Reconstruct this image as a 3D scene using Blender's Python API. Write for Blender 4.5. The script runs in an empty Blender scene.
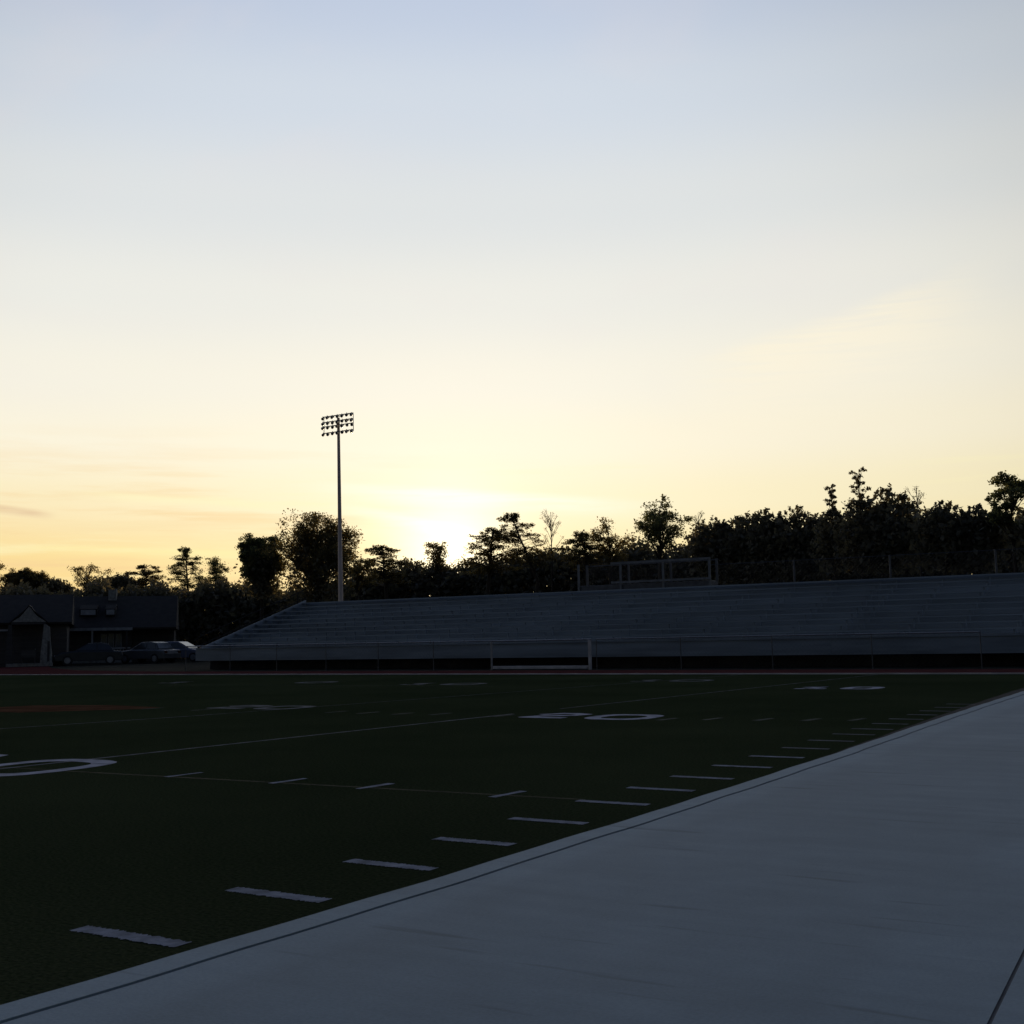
import bpy, math, random
import numpy as np
from mathutils import Vector, Matrix

sc = bpy.context.scene
COL = sc.collection
R = math.radians
PI = math.pi

# ------------------------------------------------------------------ materials
def nodes_of(name):
    m = bpy.data.materials.new(name)
    m.use_nodes = True
    nt = m.node_tree
    return m, nt, nt.nodes['Principled BSDF']

def mat(name, col, rough=.7, scale=3.0, amt=.35, metal=0.0, bump=0.0, bscale=60.0, spec=.4, stretch=(1, 1, 1), col2=None):
    """Noise-broken paint: two scales of noise vary the colour, a third drives a small bump."""
    m, nt, p = nodes_of(name)
    N = nt.nodes.new; L = nt.links.new
    tc = N('ShaderNodeTexCoord'); mp = N('ShaderNodeMapping'); mp.inputs['Scale'].default_value = stretch
    L(tc.outputs['Object'], mp.inputs[0])
    n1 = N('ShaderNodeTexNoise'); n1.inputs['Scale'].default_value = scale; n1.inputs['Detail'].default_value = 6
    L(mp.outputs[0], n1.inputs['Vector'])
    r = N('ShaderNodeValToRGB')
    c2 = col2 or tuple(c * (1 - amt) for c in col)
    c3 = tuple(min(1, c * (1 + amt * .6)) for c in col)
    r.color_ramp.elements[0].position = .3; r.color_ramp.elements[0].color = (*c2, 1)
    r.color_ramp.elements[1].position = .72; r.color_ramp.elements[1].color = (*c3, 1)
    L(n1.outputs['Fac'], r.inputs[0]); L(r.outputs[0], p.inputs['Base Color'])
    p.inputs['Roughness'].default_value = rough
    p.inputs['Metallic'].default_value = metal
    p.inputs['Specular IOR Level'].default_value = spec
    if bump:
        n2 = N('ShaderNodeTexNoise'); n2.inputs['Scale'].default_value = bscale; n2.inputs['Detail'].default_value = 4
        L(mp.outputs[0], n2.inputs['Vector'])
        b = N('ShaderNodeBump'); b.inputs['Strength'].default_value = bump; b.inputs['Distance'].default_value = .02
        L(n2.outputs['Fac'], b.inputs['Height']); L(b.outputs[0], p.inputs['Normal'])
    return m

def leafmat(name, col, trans):
    m, nt, p = nodes_of(name)
    N = nt.nodes.new; L = nt.links.new
    tc = N('ShaderNodeTexCoord')
    n1 = N('ShaderNodeTexNoise'); n1.inputs['Scale'].default_value = 1.3; n1.inputs['Detail'].default_value = 3
    L(tc.outputs['Object'], n1.inputs['Vector'])
    r = N('ShaderNodeValToRGB')
    r.color_ramp.elements[0].position = .3; r.color_ramp.elements[0].color = (*[c * .55 for c in col], 1)
    r.color_ramp.elements[1].position = .7; r.color_ramp.elements[1].color = (*[c * 1.3 for c in col], 1)
    L(n1.outputs['Fac'], r.inputs[0]); L(r.outputs[0], p.inputs['Base Color'])
    p.inputs['Roughness'].default_value = .65
    p.inputs['Specular IOR Level'].default_value = .2
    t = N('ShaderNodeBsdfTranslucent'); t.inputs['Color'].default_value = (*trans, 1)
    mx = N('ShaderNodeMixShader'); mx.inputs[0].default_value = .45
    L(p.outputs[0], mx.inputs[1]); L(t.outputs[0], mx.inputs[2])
    L(mx.outputs[0], nt.nodes['Material Output'].inputs['Surface'])
    return m

def turf_material():
    m, nt, p = nodes_of('turf')
    N = nt.nodes.new; L = nt.links.new
    tc = N('ShaderNodeTexCoord')
    big = N('ShaderNodeTexNoise'); big.inputs['Scale'].default_value = .25; big.inputs['Detail'].default_value = 5
    fine = N('ShaderNodeTexNoise'); fine.inputs['Scale'].default_value = 45; fine.inputs['Detail'].default_value = 3
    L(tc.outputs['Object'], big.inputs['Vector']); L(tc.outputs['Object'], fine.inputs['Vector'])
    r1 = N('ShaderNodeValToRGB')
    r1.color_ramp.elements[0].position = .35; r1.color_ramp.elements[0].color = (.034, .031, .0185, 1)
    r1.color_ramp.elements[1].position = .68; r1.color_ramp.elements[1].color = (.048, .0455, .0260, 1)
    L(big.outputs['Fac'], r1.inputs[0])
    mul = N('ShaderNodeMix'); mul.data_type = 'RGBA'; mul.blend_type = 'MULTIPLY'; mul.inputs[0].default_value = .7
    r2 = N('ShaderNodeValToRGB')
    r2.color_ramp.elements[0].position = .3; r2.color_ramp.elements[0].color = (.35, .35, .35, 1)
    r2.color_ramp.elements[1].position = .7; r2.color_ramp.elements[1].color = (1.3, 1.3, 1.3, 1)
    L(fine.outputs['Fac'], r2.inputs[0])
    L(r1.outputs[0], mul.inputs[6]); L(r2.outputs[0], mul.inputs[7]); L(mul.outputs[2], p.inputs['Base Color'])
    p.inputs['Roughness'].default_value = .95; p.inputs['Specular IOR Level'].default_value = 0
    p.inputs['Sheen Weight'].default_value = .026; p.inputs['Sheen Tint'].default_value = (.3, 1, .32, 1); p.inputs['Sheen Roughness'].default_value = .5
    b = N('ShaderNodeBump'); b.inputs['Strength'].default_value = .6; b.inputs['Distance'].default_value = .03
    L(fine.outputs['Fac'], b.inputs['Height']); L(b.outputs[0], p.inputs['Normal'])
    return m

def concrete_material():
    """Broom-finished concrete: broad stains, faint streaks across the slab, fine grit, dark specks."""
    m, nt, p = nodes_of('concrete')
    N = nt.nodes.new; L = nt.links.new
    tc = N('ShaderNodeTexCoord')
    a = N('ShaderNodeTexNoise'); a.inputs['Scale'].default_value = .55; a.inputs['Detail'].default_value = 7; a.inputs['Roughness'].default_value = .6
    L(tc.outputs['Object'], a.inputs['Vector'])
    mp = N('ShaderNodeMapping'); mp.inputs['Scale'].default_value = (.35, 3.2, 1); mp.inputs['Rotation'].default_value = (0, 0, R(-20))
    L(tc.outputs['Object'], mp.inputs[0])
    s = N('ShaderNodeTexNoise'); s.inputs['Scale'].default_value = 1.6; s.inputs['Detail'].default_value = 5
    L(mp.outputs[0], s.inputs['Vector'])
    g = N('ShaderNodeTexNoise'); g.inputs['Scale'].default_value = 70; g.inputs['Detail'].default_value = 3
    L(tc.outputs['Object'], g.inputs['Vector'])
    sp = N('ShaderNodeTexNoise'); sp.inputs['Scale'].default_value = 2.6; sp.inputs['Detail'].default_value = 2
    L(mp.outputs[0], sp.inputs['Vector'])
    ra = N('ShaderNodeValToRGB')
    ra.color_ramp.elements[0].position = .3; ra.color_ramp.elements[0].color = (.155, .214, .248, 1)
    ra.color_ramp.elements[1].position = .7; ra.color_ramp.elements[1].color = (.194, .262, .303, 1)
    L(a.outputs['Fac'], ra.inputs[0])
    def mulby(prev, src, lo, hi, p0, p1):
        r = N('ShaderNodeValToRGB')
        r.color_ramp.elements[0].position = p0; r.color_ramp.elements[0].color = (lo, lo, lo, 1)
        r.color_ramp.elements[1].position = p1; r.color_ramp.elements[1].color = (hi, hi, hi, 1)
        L(src, r.inputs[0])
        x = N('ShaderNodeMix'); x.data_type = 'RGBA'; x.blend_type = 'MULTIPLY'; x.inputs[0].default_value = 1
        L(prev, x.inputs[6]); L(r.outputs[0], x.inputs[7])
        return x.outputs[2]
    c = mulby(ra.outputs[0], s.outputs['Fac'], .93, 1.05, .3, .7)
    a2 = N('ShaderNodeTexNoise'); a2.inputs['Scale'].default_value = 2.3; a2.inputs['Detail'].default_value = 8; a2.inputs['Roughness'].default_value = .65
    L(tc.outputs['Object'], a2.inputs['Vector'])
    c = mulby(c, a2.outputs['Fac'], .93, 1.045, .35, .65)
    c = mulby(c, g.outputs['Fac'], .92, 1.06, .3, .7)
    c = mulby(c, sp.outputs['Fac'], .70, 1.0, .27, .35)
    # margins beside the joints are worn paler, with a wandering border
    sx = N('ShaderNodeSeparateXYZ'); L(tc.outputs['Object'], sx.inputs[0])
    wb = N('ShaderNodeMath'); wb.operation = 'MULTIPLY_ADD'; wb.inputs[1].default_value = .45; L(a2.outputs['Fac'], wb.inputs[0]); L(sx.outputs[0], wb.inputs[2])
    for lo, hi, gain in ((-3.22, -3.02, 1.16), (-.98, -1.18, 1.08)):
        mr = N('ShaderNodeMapRange'); mr.interpolation_type = 'SMOOTHSTEP'; L(wb.outputs[0], mr.inputs[0])
        mr.inputs[1].default_value = lo; mr.inputs[2].default_value = hi; mr.inputs[3].default_value = gain; mr.inputs[4].default_value = 1
        x = N('ShaderNodeVectorMath'); x.operation = 'SCALE'; L(c, x.inputs[0]); L(mr.outputs[0], x.inputs['Scale']); c = x.outputs[0]
    L(c, p.inputs['Base Color'])
    p.inputs['Roughness'].default_value = .75; p.inputs['Specular IOR Level'].default_value = .45
    b = N('ShaderNodeBump'); b.inputs['Strength'].default_value = .25; b.inputs['Distance'].default_value = .01
    L(g.outputs['Fac'], b.inputs['Height']); L(b.outputs[0], p.inputs['Normal'])
    return m

def glassmat(name, col):
    m, nt, p = nodes_of(name)
    n1 = nt.nodes.new('ShaderNodeTexNoise'); n1.inputs['Scale'].default_value = 2
    r = nt.nodes.new('ShaderNodeValToRGB')
    r.color_ramp.elements[0].color = (*col, 1); r.color_ramp.elements[1].color = (*[c * 1.6 for c in col], 1)
    nt.links.new(n1.outputs['Fac'], r.inputs[0]); nt.links.new(r.outputs[0], p.inputs['Base Color'])
    p.inputs['Roughness'].default_value = .12; p.inputs['Specular IOR Level'].default_value = .6
    return m

M = dict(
    turf=turf_material(), concrete=concrete_material(),
    ground=mat('ground', (.03, .03, .022), .95, .4, .4, bump=.4, spec=.02),
    sealant=mat('sealant', (.075, .088, .105), .8, 8, .3),
    track=mat('track', (.105, .038, .035), .95, 1.2, .3, bump=.3, bscale=40, spec=0),
    kerb=mat('kerb', (.46, .41, .39), .85, 1.5, .3),
    paint=mat('paint', (.26, .275, .32), .9, 9, .45, bump=.4, bscale=50, spec=.05),
    bright_paint=mat('bright_paint', (.40, .40, .46), .9, 5, .45, bump=.4, bscale=50, spec=.05),
    faded=mat('faded', (.055, .066, .052), .95, 6, .5, spec=.1),
    faded_white=mat('faded_white', (.15, .155, .165), .95, 4, .5, spec=.05),
    yellow=mat('yellow', (.045, .044, .022), .95, 5, .45, spec=.1),
    red=mat('red', (.125, .062, .034), .95, 1.6, .45, spec=.0),
    alum=mat('alum', (.285, .33, .365), .6, 1.2, .3, metal=.3, stretch=(.15, 3, 3)),
    alum2=mat('alum2', (.225, .265, .31), .55, 1.6, .35, metal=.3, stretch=(.2, 2, 2)),
    riser=mat('riser', (.32, .36, .395), .7, .8, .3, stretch=(.2, 1, 1)),
    rail_steel=mat('rail_steel', (.19, .19, .19), .6, 4, .3),
    steel=mat('steel', (.30, .30, .31), .5, 4, .3, metal=.5),
    darksteel=mat('darksteel', (.12, .12, .125), .6, 4, .3, metal=.4),
    pole=mat('pole', (.72, .57, .50), .6, 2.5, .2, metal=.0, stretch=(3, 3, .4)),
    lamp=mat('lamp', (.45, .42, .36), .35, 8, .3, metal=.8),
    shade_rail_dark=mat('shade_rail_dark', (.045, .042, .042), .9, 2, .3, spec=.05),  # near-black for the painted shade strips and the end rails
    wire=mat('wire', (.06, .06, .062), .5, 3, .2, metal=.6),
    white=mat('white', (.55, .52, .50), .6, 3, .25),
    bark=mat('bark', (.060, .045, .032), .9, 5, .4, bump=.5, bscale=20),
    wall=mat('wall', (.075, .070, .066), .85, 1.5, .3, stretch=(.3, .3, 4)),
    wall2=mat('wall2', (.095, .085, .078), .85, 1.5, .3, stretch=(.3, .3, 4)),
    roof=mat('roof', (.034, .028, .023), .9, 2.5, .35, bump=.4, bscale=18),
    trim=mat('trim', (.40, .40, .40), .7, 4, .25),
    stone=mat('stone', (.33, .32, .29), .85, 6, .4, bump=.4, bscale=15),
    glass=glassmat('glass', (.05, .065, .085)),
    carglass=glassmat('carglass', (.03, .035, .04)),
    car_silver=mat('car_silver', (.13, .135, .14), .35, 2, .15, metal=.3),
    car_blue=mat('car_blue', (.16, .175, .24), .35, 2, .15, metal=.2),
    car_dark=mat('car_dark', (.05, .055, .06), .35, 2, .15, metal=.3),
    rubber=mat('rubber', (.03, .03, .03), .8, 6, .3),
    leaf_dark=leafmat('leaf_dark', (.20, .185, .135), (.14, .12, .06)),
    leaf_olive=leafmat('leaf_olive', (.10, .11, .06), (.20, .20, .07)),
    leaf_sun_tint=leafmat('leaf_sun_tint', (.09, .085, .045), (.27, .20, .06)),  # sunset backlight put into the leaf colour
)

# ------------------------------------------------------------------ mesh builder
class MB:
    def __init__(s): s.v = []; s.f = []
    def add(s, vs, fs):
        n = len(s.v); s.v += [tuple(v) for v in vs]; s.f += [tuple(i + n for i in f) for f in fs]; return s
    def box(s, x0, x1, y0, y1, z0, z1):
        return s.add([(x0, y0, z0), (x1, y0, z0), (x1, y1, z0), (x0, y1, z0), (x0, y0, z1), (x1, y0, z1), (x1, y1, z1), (x0, y1, z1)],
                     [(3, 2, 1, 0), (4, 5, 6, 7), (0, 1, 5, 4), (1, 2, 6, 5), (2, 3, 7, 6), (3, 0, 4, 7)])
    def tube(s, p0, p1, r0, r1=None, n=8, cap=True):
        r1 = r0 if r1 is None else r1
        p0 = Vector(p0); p1 = Vector(p1); d = (p1 - p0).normalized()
        a = d.orthogonal().normalized(); b = d.cross(a)
        vs = [p + (a * math.cos(2 * PI * k / n) + b * math.sin(2 * PI * k / n)) * r for p, r in ((p0, r0), (p1, r1)) for k in range(n)]
        fs = [(k, (k + 1) % n, n + (k + 1) % n, n + k) for k in range(n)]
        if cap: fs += [tuple(reversed(range(n))), tuple(range(n, 2 * n))]
        return s.add(vs, fs)
    def path(s, pts, rs, n=6):
        for i in range(len(pts) - 1): s.tube(pts[i], pts[i + 1], rs[i], rs[i + 1], n, cap=(i in (0, len(pts) - 2)))
        return s
    def prism(s, prof, axis, a, b):
        """profile (list of 2-tuples) pushed along an axis: 'x' -> (y,z), 'y' -> (x,z)"""
        n = len(prof)
        f = (lambda q, t: (t, q[0], q[1])) if axis == 'x' else (lambda q, t: (q[0], t, q[1]))
        vs = [f(q, a) for q in prof] + [f(q, b) for q in prof]
        fs = [(k, (k + 1) % n, n + (k + 1) % n, n + k) for k in range(n)] + [tuple(reversed(range(n))), tuple(range(n, 2 * n))]
        return s.add(vs, fs)
    def poly(s, pts, z):
        return s.add([(x, y, z) for x, y in pts], [tuple(range(len(pts)))])
    def build(s, name, m, parent=None, bevel=0, smooth=False, fix=True):
        me = bpy.data.meshes.new(name); me.from_pydata(s.v, [], s.f)
        import bmesh
        if fix:
            bm = bmesh.new(); bm.from_mesh(me); bmesh.ops.recalc_face_normals(bm, faces=bm.faces); bm.to_mesh(me); bm.free()
        o = bpy.data.objects.new(name, me); COL.objects.link(o)
        me.materials.append(M[m] if isinstance(m, str) else m)
        if parent is not None: o.parent = parent
        if bevel:
            b = o.modifiers.new('bevel', 'BEVEL'); b.width = bevel; b.segments = 2; b.limit_method = 'ANGLE'
        if smooth:
            for p in me.polygons: p.use_smooth = True
        return o

def tag(o, label, cat, group=None):
    o['label'] = label; o['category'] = cat
    if group: o['group'] = group
    return o

def thing(name, label, cat, loc=(0, 0, 0), rz=0, group=None):
    o = bpy.data.objects.new(name, None); COL.objects.link(o)
    o.empty_display_size = .3
    o.location = loc; o.rotation_euler = (0, 0, rz)
    return tag(o, label, cat, group)

def struct(o, kind='structure'):
    o['kind'] = kind; return o

# ------------------------------------------------------------------ camera (crouching height beside the field, a phone held slightly askew)
H = 1.254
cam = bpy.data.cameras.new('camera'); co = bpy.data.objects.new('camera', cam); COL.objects.link(co)
cam.lens = 1200 / 1024 * 36; cam.sensor_width = 36; cam.clip_end = 3000; cam.clip_start = .05
co.matrix_world = (Matrix.Translation((0, 0, H)) @ Matrix.Rotation(.551, 4, 'Z') @
                   Matrix.Rotation(PI / 2 + .104, 4, 'X') @ Matrix.Rotation(-.020, 4, 'Z'))
sc.camera = co
sc.view_settings.view_transform = 'Standard'; sc.view_settings.look = 'None'
sc.view_settings.exposure = 0; sc.view_settings.gamma = 1

# ------------------------------------------------------------------ daylight: dusk sky and low sun behind the trees
SUN_AZ, SUN_EL = R(34.6), R(3.7)            # azimuth to the left of +Y
sd = Vector((-math.sin(SUN_AZ) * math.cos(SUN_EL), math.cos(SUN_AZ) * math.cos(SUN_EL), math.sin(SUN_EL)))
w = bpy.data.worlds.new('World'); sc.world = w; w.use_nodes = True
nt = w.node_tree; N = nt.nodes.new; L = nt.links.new
bg = nt.nodes['Background']
def math_(op, a, b=None, c=None, clamp=False):
    n = N('ShaderNodeMath'); n.operation = op; n.use_clamp = clamp
    for i, v in enumerate((a, b, c)):
        if v is None: continue
        if isinstance(v, (int, float)): n.inputs[i].default_value = v
        else: L(v, n.inputs[i])
    return n.outputs[0]
def smooth(v, lo, hi, o0=0.0, o1=1.0):
    n = N('ShaderNodeMapRange'); n.interpolation_type = 'SMOOTHSTEP'
    L(v, n.inputs[0]); n.inputs[1].default_value = lo; n.inputs[2].default_value = hi
    n.inputs[3].default_value = o0; n.inputs[4].default_value = o1
    return n.outputs[0]
def dot(v, d):
    n = N('ShaderNodeVectorMath'); n.operation = 'DOT_PRODUCT'; L(v, n.inputs[0]); n.inputs[1].default_value = d
    return n.outputs['Value']
def mixc(fac, a, b, mode='MIX'):
    n = N('ShaderNodeMix'); n.data_type = 'RGBA'; n.blend_type = mode; n.clamp_factor = True
    if isinstance(fac, (int, float)): n.inputs[0].default_value = fac
    else: L(fac, n.inputs[0])
    for i, v in ((6, a), (7, b)):
        if isinstance(v, tuple): n.inputs[i].default_value = (*v, 1)
        else: L(v, n.inputs[i])
    return n.outputs[2]
def lin(r, g, b): return tuple(((c / 255 + .055) / 1.055) ** 2.4 if c > 10 else c / 255 / 12.92 for c in (r, g, b))
tc = N('ShaderNodeTexCoord'); dirv = tc.outputs['Generated']
sep = N('ShaderNodeSeparateXYZ'); L(dirv, sep.inputs[0]); z = sep.outputs[2]
# physical sky under everything
sky = N('ShaderNodeTexSky'); sky.sky_type = 'NISHITA'; sky.sun_disc = False
sky.sun_elevation = SUN_EL; sky.sun_rotation = -SUN_AZ
sky.air_density = 1.0; sky.dust_density = 1.2
# high thin haze: colour by elevation (it scatters most of what the camera sees)
ramp = N('ShaderNodeValToRGB'); cr = ramp.color_ramp; cr.interpolation = 'EASE'
stops = [(0.0, lin(252, 222, 146)), (.065, lin(254, 236, 180)), (.11, lin(254, 244, 208)), (.16, lin(254, 247, 224)),
         (.21, lin(249, 245, 230)), (.275, lin(239, 239, 232)), (.345, lin(226, 230, 231)), (.42, lin(213, 222, 233)), (.49, lin(199, 211, 231)),
         (.58, lin(140, 160, 198)), (.72, lin(80, 104, 142)), (1.0, lin(54, 78, 116))]
while len(cr.elements) < len(stops): cr.elements.new(.5)
for e, (p_, c_) in zip(cr.elements, stops): e.position = p_; e.color = (*c_, 1)
L(z, ramp.inputs[0])
d = dot(dirv, tuple(sd))
# warm the low sky to the left of the sun, cool and dim it to the right
side = dot(dirv, (-math.cos(.551), -math.sin(.551), 0))          # + to the left
low = smooth(z, .02, .17, 1, 0)
warm = math_('MULTIPLY', low, smooth(side, .08, .42))
c = mixc(math_('MULTIPLY', warm, .75), ramp.outputs[0], lin(250, 212, 134))
rightside = smooth(side, -.02, -.42)
c = mixc(math_('MULTIPLY', rightside, smooth(z, .02, .30, 1, .35)), c, mixc(1.0, c, lin(246, 243, 236), 'MULTIPLY'))
# cirrus: long soft streaks, stronger low in the sky
mp = N('ShaderNodeMapping'); mp.inputs['Scale'].default_value = (1.6, 1.6, 26); mp.inputs['Rotation'].default_value = (R(2.5), R(2), 0)
L(dirv, mp.inputs[0])
n1 = N('ShaderNodeTexNoise'); n1.inputs['Scale'].default_value = 3.1; n1.inputs['Detail'].default_value = 6; n1.inputs['Roughness'].default_value = .58
L(mp.outputs[0], n1.inputs['Vector'])
mid_left = smooth(side, -.05, .3)
st = math_('MULTIPLY', math_('MULTIPLY', smooth(n1.outputs['Fac'], .48, .68), smooth(z, .07, .19, 1, 0)), mid_left)
c = mixc(math_('MULTIPLY', st, .7), c, lin(246, 212, 156))
st2 = math_('MULTIPLY', smooth(n1.outputs['Fac'], .46, .30), smooth(z, .07, .18, 1, 0))
c = mixc(math_('MULTIPLY', st2, .6), c, lin(255, 246, 196))
mp2 = N('ShaderNodeMapping'); mp2.inputs['Scale'].default_value = (2.2, 2.2, 5); mp2.inputs['Rotation'].default_value = (R(20), R(-24), R(15))
L(dirv, mp2.inputs[0])
n2 = N('ShaderNodeTexNoise'); n2.inputs['Scale'].default_value = 2.0; n2.inputs['Detail'].default_value = 6; n2.inputs['Distortion'].default_value = .6
L(mp2.outputs[0], n2.inputs['Vector'])
wf = math_('MULTIPLY', smooth(n2.outputs['Fac'], .48, .72), smooth(z, .12, .25))
c = mixc(math_('MULTIPLY', wf, .16), c, lin(236, 226, 226))
# single named streaks: a great-circle band (normal n), centred on m, along t; sharp above, soft below
nz = N('ShaderNodeTexNoise'); nz.inputs['Scale'].default_value = 9; nz.inputs['Detail'].default_value = 5; L(mp.outputs[0], nz.inputs['Vector'])
wob = math_('MULTIPLY', math_('SUBTRACT', n2.outputs['Fac'], .5), .035)
def band(c, n, m, t, half, up_w, dn_w, col, amt):
    a = math_('ADD', dot(dirv, n), wob if up_w > .012 else math_('MULTIPLY', wob, .25))
    f = math_('MULTIPLY', smooth(a, 0, up_w, 1, 0), smooth(a, -dn_w, 0, 0, 1))
    l = math_('ABSOLUTE', math_('SUBTRACT', dot(dirv, t), sum(x * y for x, y in zip(m, t))))
    f = math_('MULTIPLY', f, smooth(l, half * .35, half * 1.25, 1, 0))
    f = math_('MULTIPLY', f, smooth(nz.outputs['Fac'], .28, .60, .45, 1))
    return mixc(math_('MULTIPLY', f, amt), c, col)
c = band(c, (-0.1886, -0.2960, 0.9364), (-0.2757, 0.9311, 0.2388), (0.8255, 0.4687, 0.3144), 0.1143, 0.018, 0.09, lin(255, 246, 222), 0.75)
c = band(c, (0.1271, -0.0556, 0.9903), (-0.5423, 0.8321, 0.1163), (0.8450, 0.5289, -0.0788), 0.1335, 0.008, 0.014, lin(255, 254, 236), 0.85)
c = band(c, (0.2191, 0.0424, 0.9748), (-0.5914, 0.8004, 0.0981), (0.8218, 0.5305, -0.2078), 0.0592, 0.006, 0.01, lin(255, 252, 226), 0.7)
c = band(c, (0.1457, 0.0236, 0.9890), (-0.8069, 0.5812, 0.1050), (0.8366, 0.5307, -0.1359), 0.0263, 0.004, 0.006, lin(226, 196, 160), 0.75)
c = band(c, (0.1105, -0.0519, 0.9925), (-0.7305, 0.6729, 0.1165), (0.8464, 0.5283, -0.0666), 0.0683, 0.004, 0.008, lin(255, 246, 200), 0.8)
c = band(c, (0.0684, -0.0351, 0.9970), (-0.7486, 0.6588, 0.0745), (0.8491, 0.5267, -0.0398), 0.0996, 0.004, 0.007, lin(255, 242, 176), 0.7)
c = band(c, (0.0426, -0.0948, 0.9946), (-0.7294, 0.6774, 0.0958), (0.8526, 0.5223, 0.0132), 0.0964, 0.006, 0.008, lin(247, 222, 172), 0.5)
# the sun's aureole, swollen by haze
glow = math_('ADD', math_('MULTIPLY', math_('POWER', math_('MAXIMUM', d, 0), 950), .8), math_('MULTIPLY', math_('POWER', math_('MAXIMUM', d, 0), 80), .075))
g = N('ShaderNodeVectorMath'); g.operation = 'SCALE'; g.inputs[0].default_value = (1.0, .93, .74); L(glow, g.inputs['Scale'])
edge = smooth(d, .79, .94, .78, 1.0)
ec = N('ShaderNodeVectorMath'); ec.operation = 'SCALE'; L(c, ec.inputs[0]); L(edge, ec.inputs['Scale'])
ad = N('ShaderNodeVectorMath'); ad.operation = 'ADD'; L(ec.outputs[0], ad.inputs[0]); L(g.outputs[0], ad.inputs[1])
# the sky away from the sun is in dusk
fall = smooth(d, -.35, .78, .15, 1.0)
sc1 = N('ShaderNodeVectorMath'); sc1.operation = 'SCALE'; L(ad.outputs[0], sc1.inputs[0]); L(fall, sc1.inputs['Scale'])
tint = mixc(smooth(d, -.2, .75, 1, 0), (1.0, 1.0, 1.0), (.62, .82, 1.25))
tn = N('ShaderNodeVectorMath'); tn.operation = 'MULTIPLY'; L(sc1.outputs[0], tn.inputs[0]); L(tint, tn.inputs[1])
# background strength .1: haze colours are scaled up tenfold, the physical sky adds its own share
up = N('ShaderNodeVectorMath'); up.operation = 'SCALE'; up.inputs['Scale'].default_value = 9.6; L(tn.outputs[0], up.inputs[0])
sk = N('ShaderNodeVectorMath'); sk.operation = 'SCALE'; sk.inputs['Scale'].default_value = .03; L(sky.outputs[0], sk.inputs[0])
fin = N('ShaderNodeVectorMath'); fin.operation = 'ADD'; L(up.outputs[0], fin.inputs[0]); L(sk.outputs[0], fin.inputs[1])
L(fin.outputs[0], bg.inputs['Color']); bg.inputs['Strength'].default_value = .1

sl = bpy.data.lights.new('sun', 'SUN'); so = bpy.data.objects.new('sun', sl); COL.objects.link(so)
sl.energy = 3.0; sl.angle = R(.6); sl.color = (1.0, .72, .42)
so.rotation_euler = (-sd).to_track_quat('-Z', 'Y').to_euler(); so.location = (-40, 60, 30)

# ------------------------------------------------------------------ the setting
def sheet(name, pts, z, m):
    return struct(MB().poly(pts, z).build(name, m))
sheet('ground', [(-1500, -300), (1500, -300), (1500, 1800), (-1500, 1800)], -.012, 'ground')
# edge of the turf along the concrete (it wanders a few centimetres)
ES = [-12, -2, 1, 2.77, 3.99, 5.66, 8.33, 12.26, 16.97, 21, 25.62, 34.7]
EX = [-4.05, -3.98, -3.9, -3.86, -3.80, -3.765, -3.745, -3.775, -3.88, -3.94, -3.98, -4.02]
SS = [-12 + i * (46.7) / 280 for i in range(281)]
EDGE = [(float(np.interp(s, ES, EX)) + .006 * math.sin(s * 2.7) + .004 * math.sin(s * 6.1 + 1), s) for s in SS]
sheet('turf_field', [(x, y) for x, y in EDGE] + [(-70, 34.7), (-70, -12)], .0, 'turf')
def strip(name, off0, off1, z0, z1, m, s0=-12, s1=34.7):
    b = MB(); E = [(x, y) for x, y in EDGE if s0 <= y <= s1]
    vs = []; n = len(E)
    for x, y in E: vs += [(x + off0, y, z0), (x + off0, y, z1), (x + off1, y, z1), (x + off1, y, z0)]
    fs = []
    for i in range(n - 1):
        a = 4 * i
        for k in range(4): fs.append((a + k, a + (k + 1) % 4, a + 4 + (k + 1) % 4, a + 4 + k))
    fs += [(0, 1, 2, 3), (4 * n - 1, 4 * n - 2, 4 * n - 3, 4 * n - 4)]
    return struct(b.add(vs, fs).build(name, m))
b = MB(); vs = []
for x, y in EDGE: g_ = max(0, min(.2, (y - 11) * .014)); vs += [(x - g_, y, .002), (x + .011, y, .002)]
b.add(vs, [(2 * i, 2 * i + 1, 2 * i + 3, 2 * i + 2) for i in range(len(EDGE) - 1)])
struct(b.build('turf_edge_shade', 'shade_rail_dark'))  # kerb shadow laid in as a dark strip, wider with distance
strip('kerb_edging', .012, .176, -.01, .006, 'concrete')
# pavement: one long pour, a joint on the right, then the next pour
b = MB(); vs = []
for x, y in EDGE: vs += [(x + .196, y, .003), (-.820 - .044 * (min(6, y) - 4.2), y, .003)]
n = len(EDGE)
b.add(vs, [(2 * i, 2 * i + 1, 2 * i + 3, 2 * i + 2) for i in range(n - 1)])
struct(b.build('pavement', 'concrete'))
b = MB(); vs = []
for x, y in EDGE: vs += [(-.807 - .044 * (min(6, y) - 4.2), y, .003), (9, y, .003)]
b.add(vs, [(2 * i, 2 * i + 1, 2 * i + 3, 2 * i + 2) for i in range(n - 1)])
struct(b.build('pavement_apron', 'concrete'))
b = MB(); vs = []
for x, y in EDGE: vs += [(x + .17, y, -.002), (x + .20, y, -.002)]
b.add(vs, [(2 * i, 2 * i + 1, 2 * i + 3, 2 * i + 2) for i in range(n - 1)])
vs = []
for x, y in EDGE: vs += [(-.826 - .044 * (min(6, y) - 4.2), y, -.002), (-.80 - .044 * (min(6, y) - 4.2), y, -.002)]
b.add(vs, [(2 * i, 2 * i + 1, 2 * i + 3, 2 * i + 2) for i in range(n - 1)])
struct(b.build('joint_sealant', 'sealant'))
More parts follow.
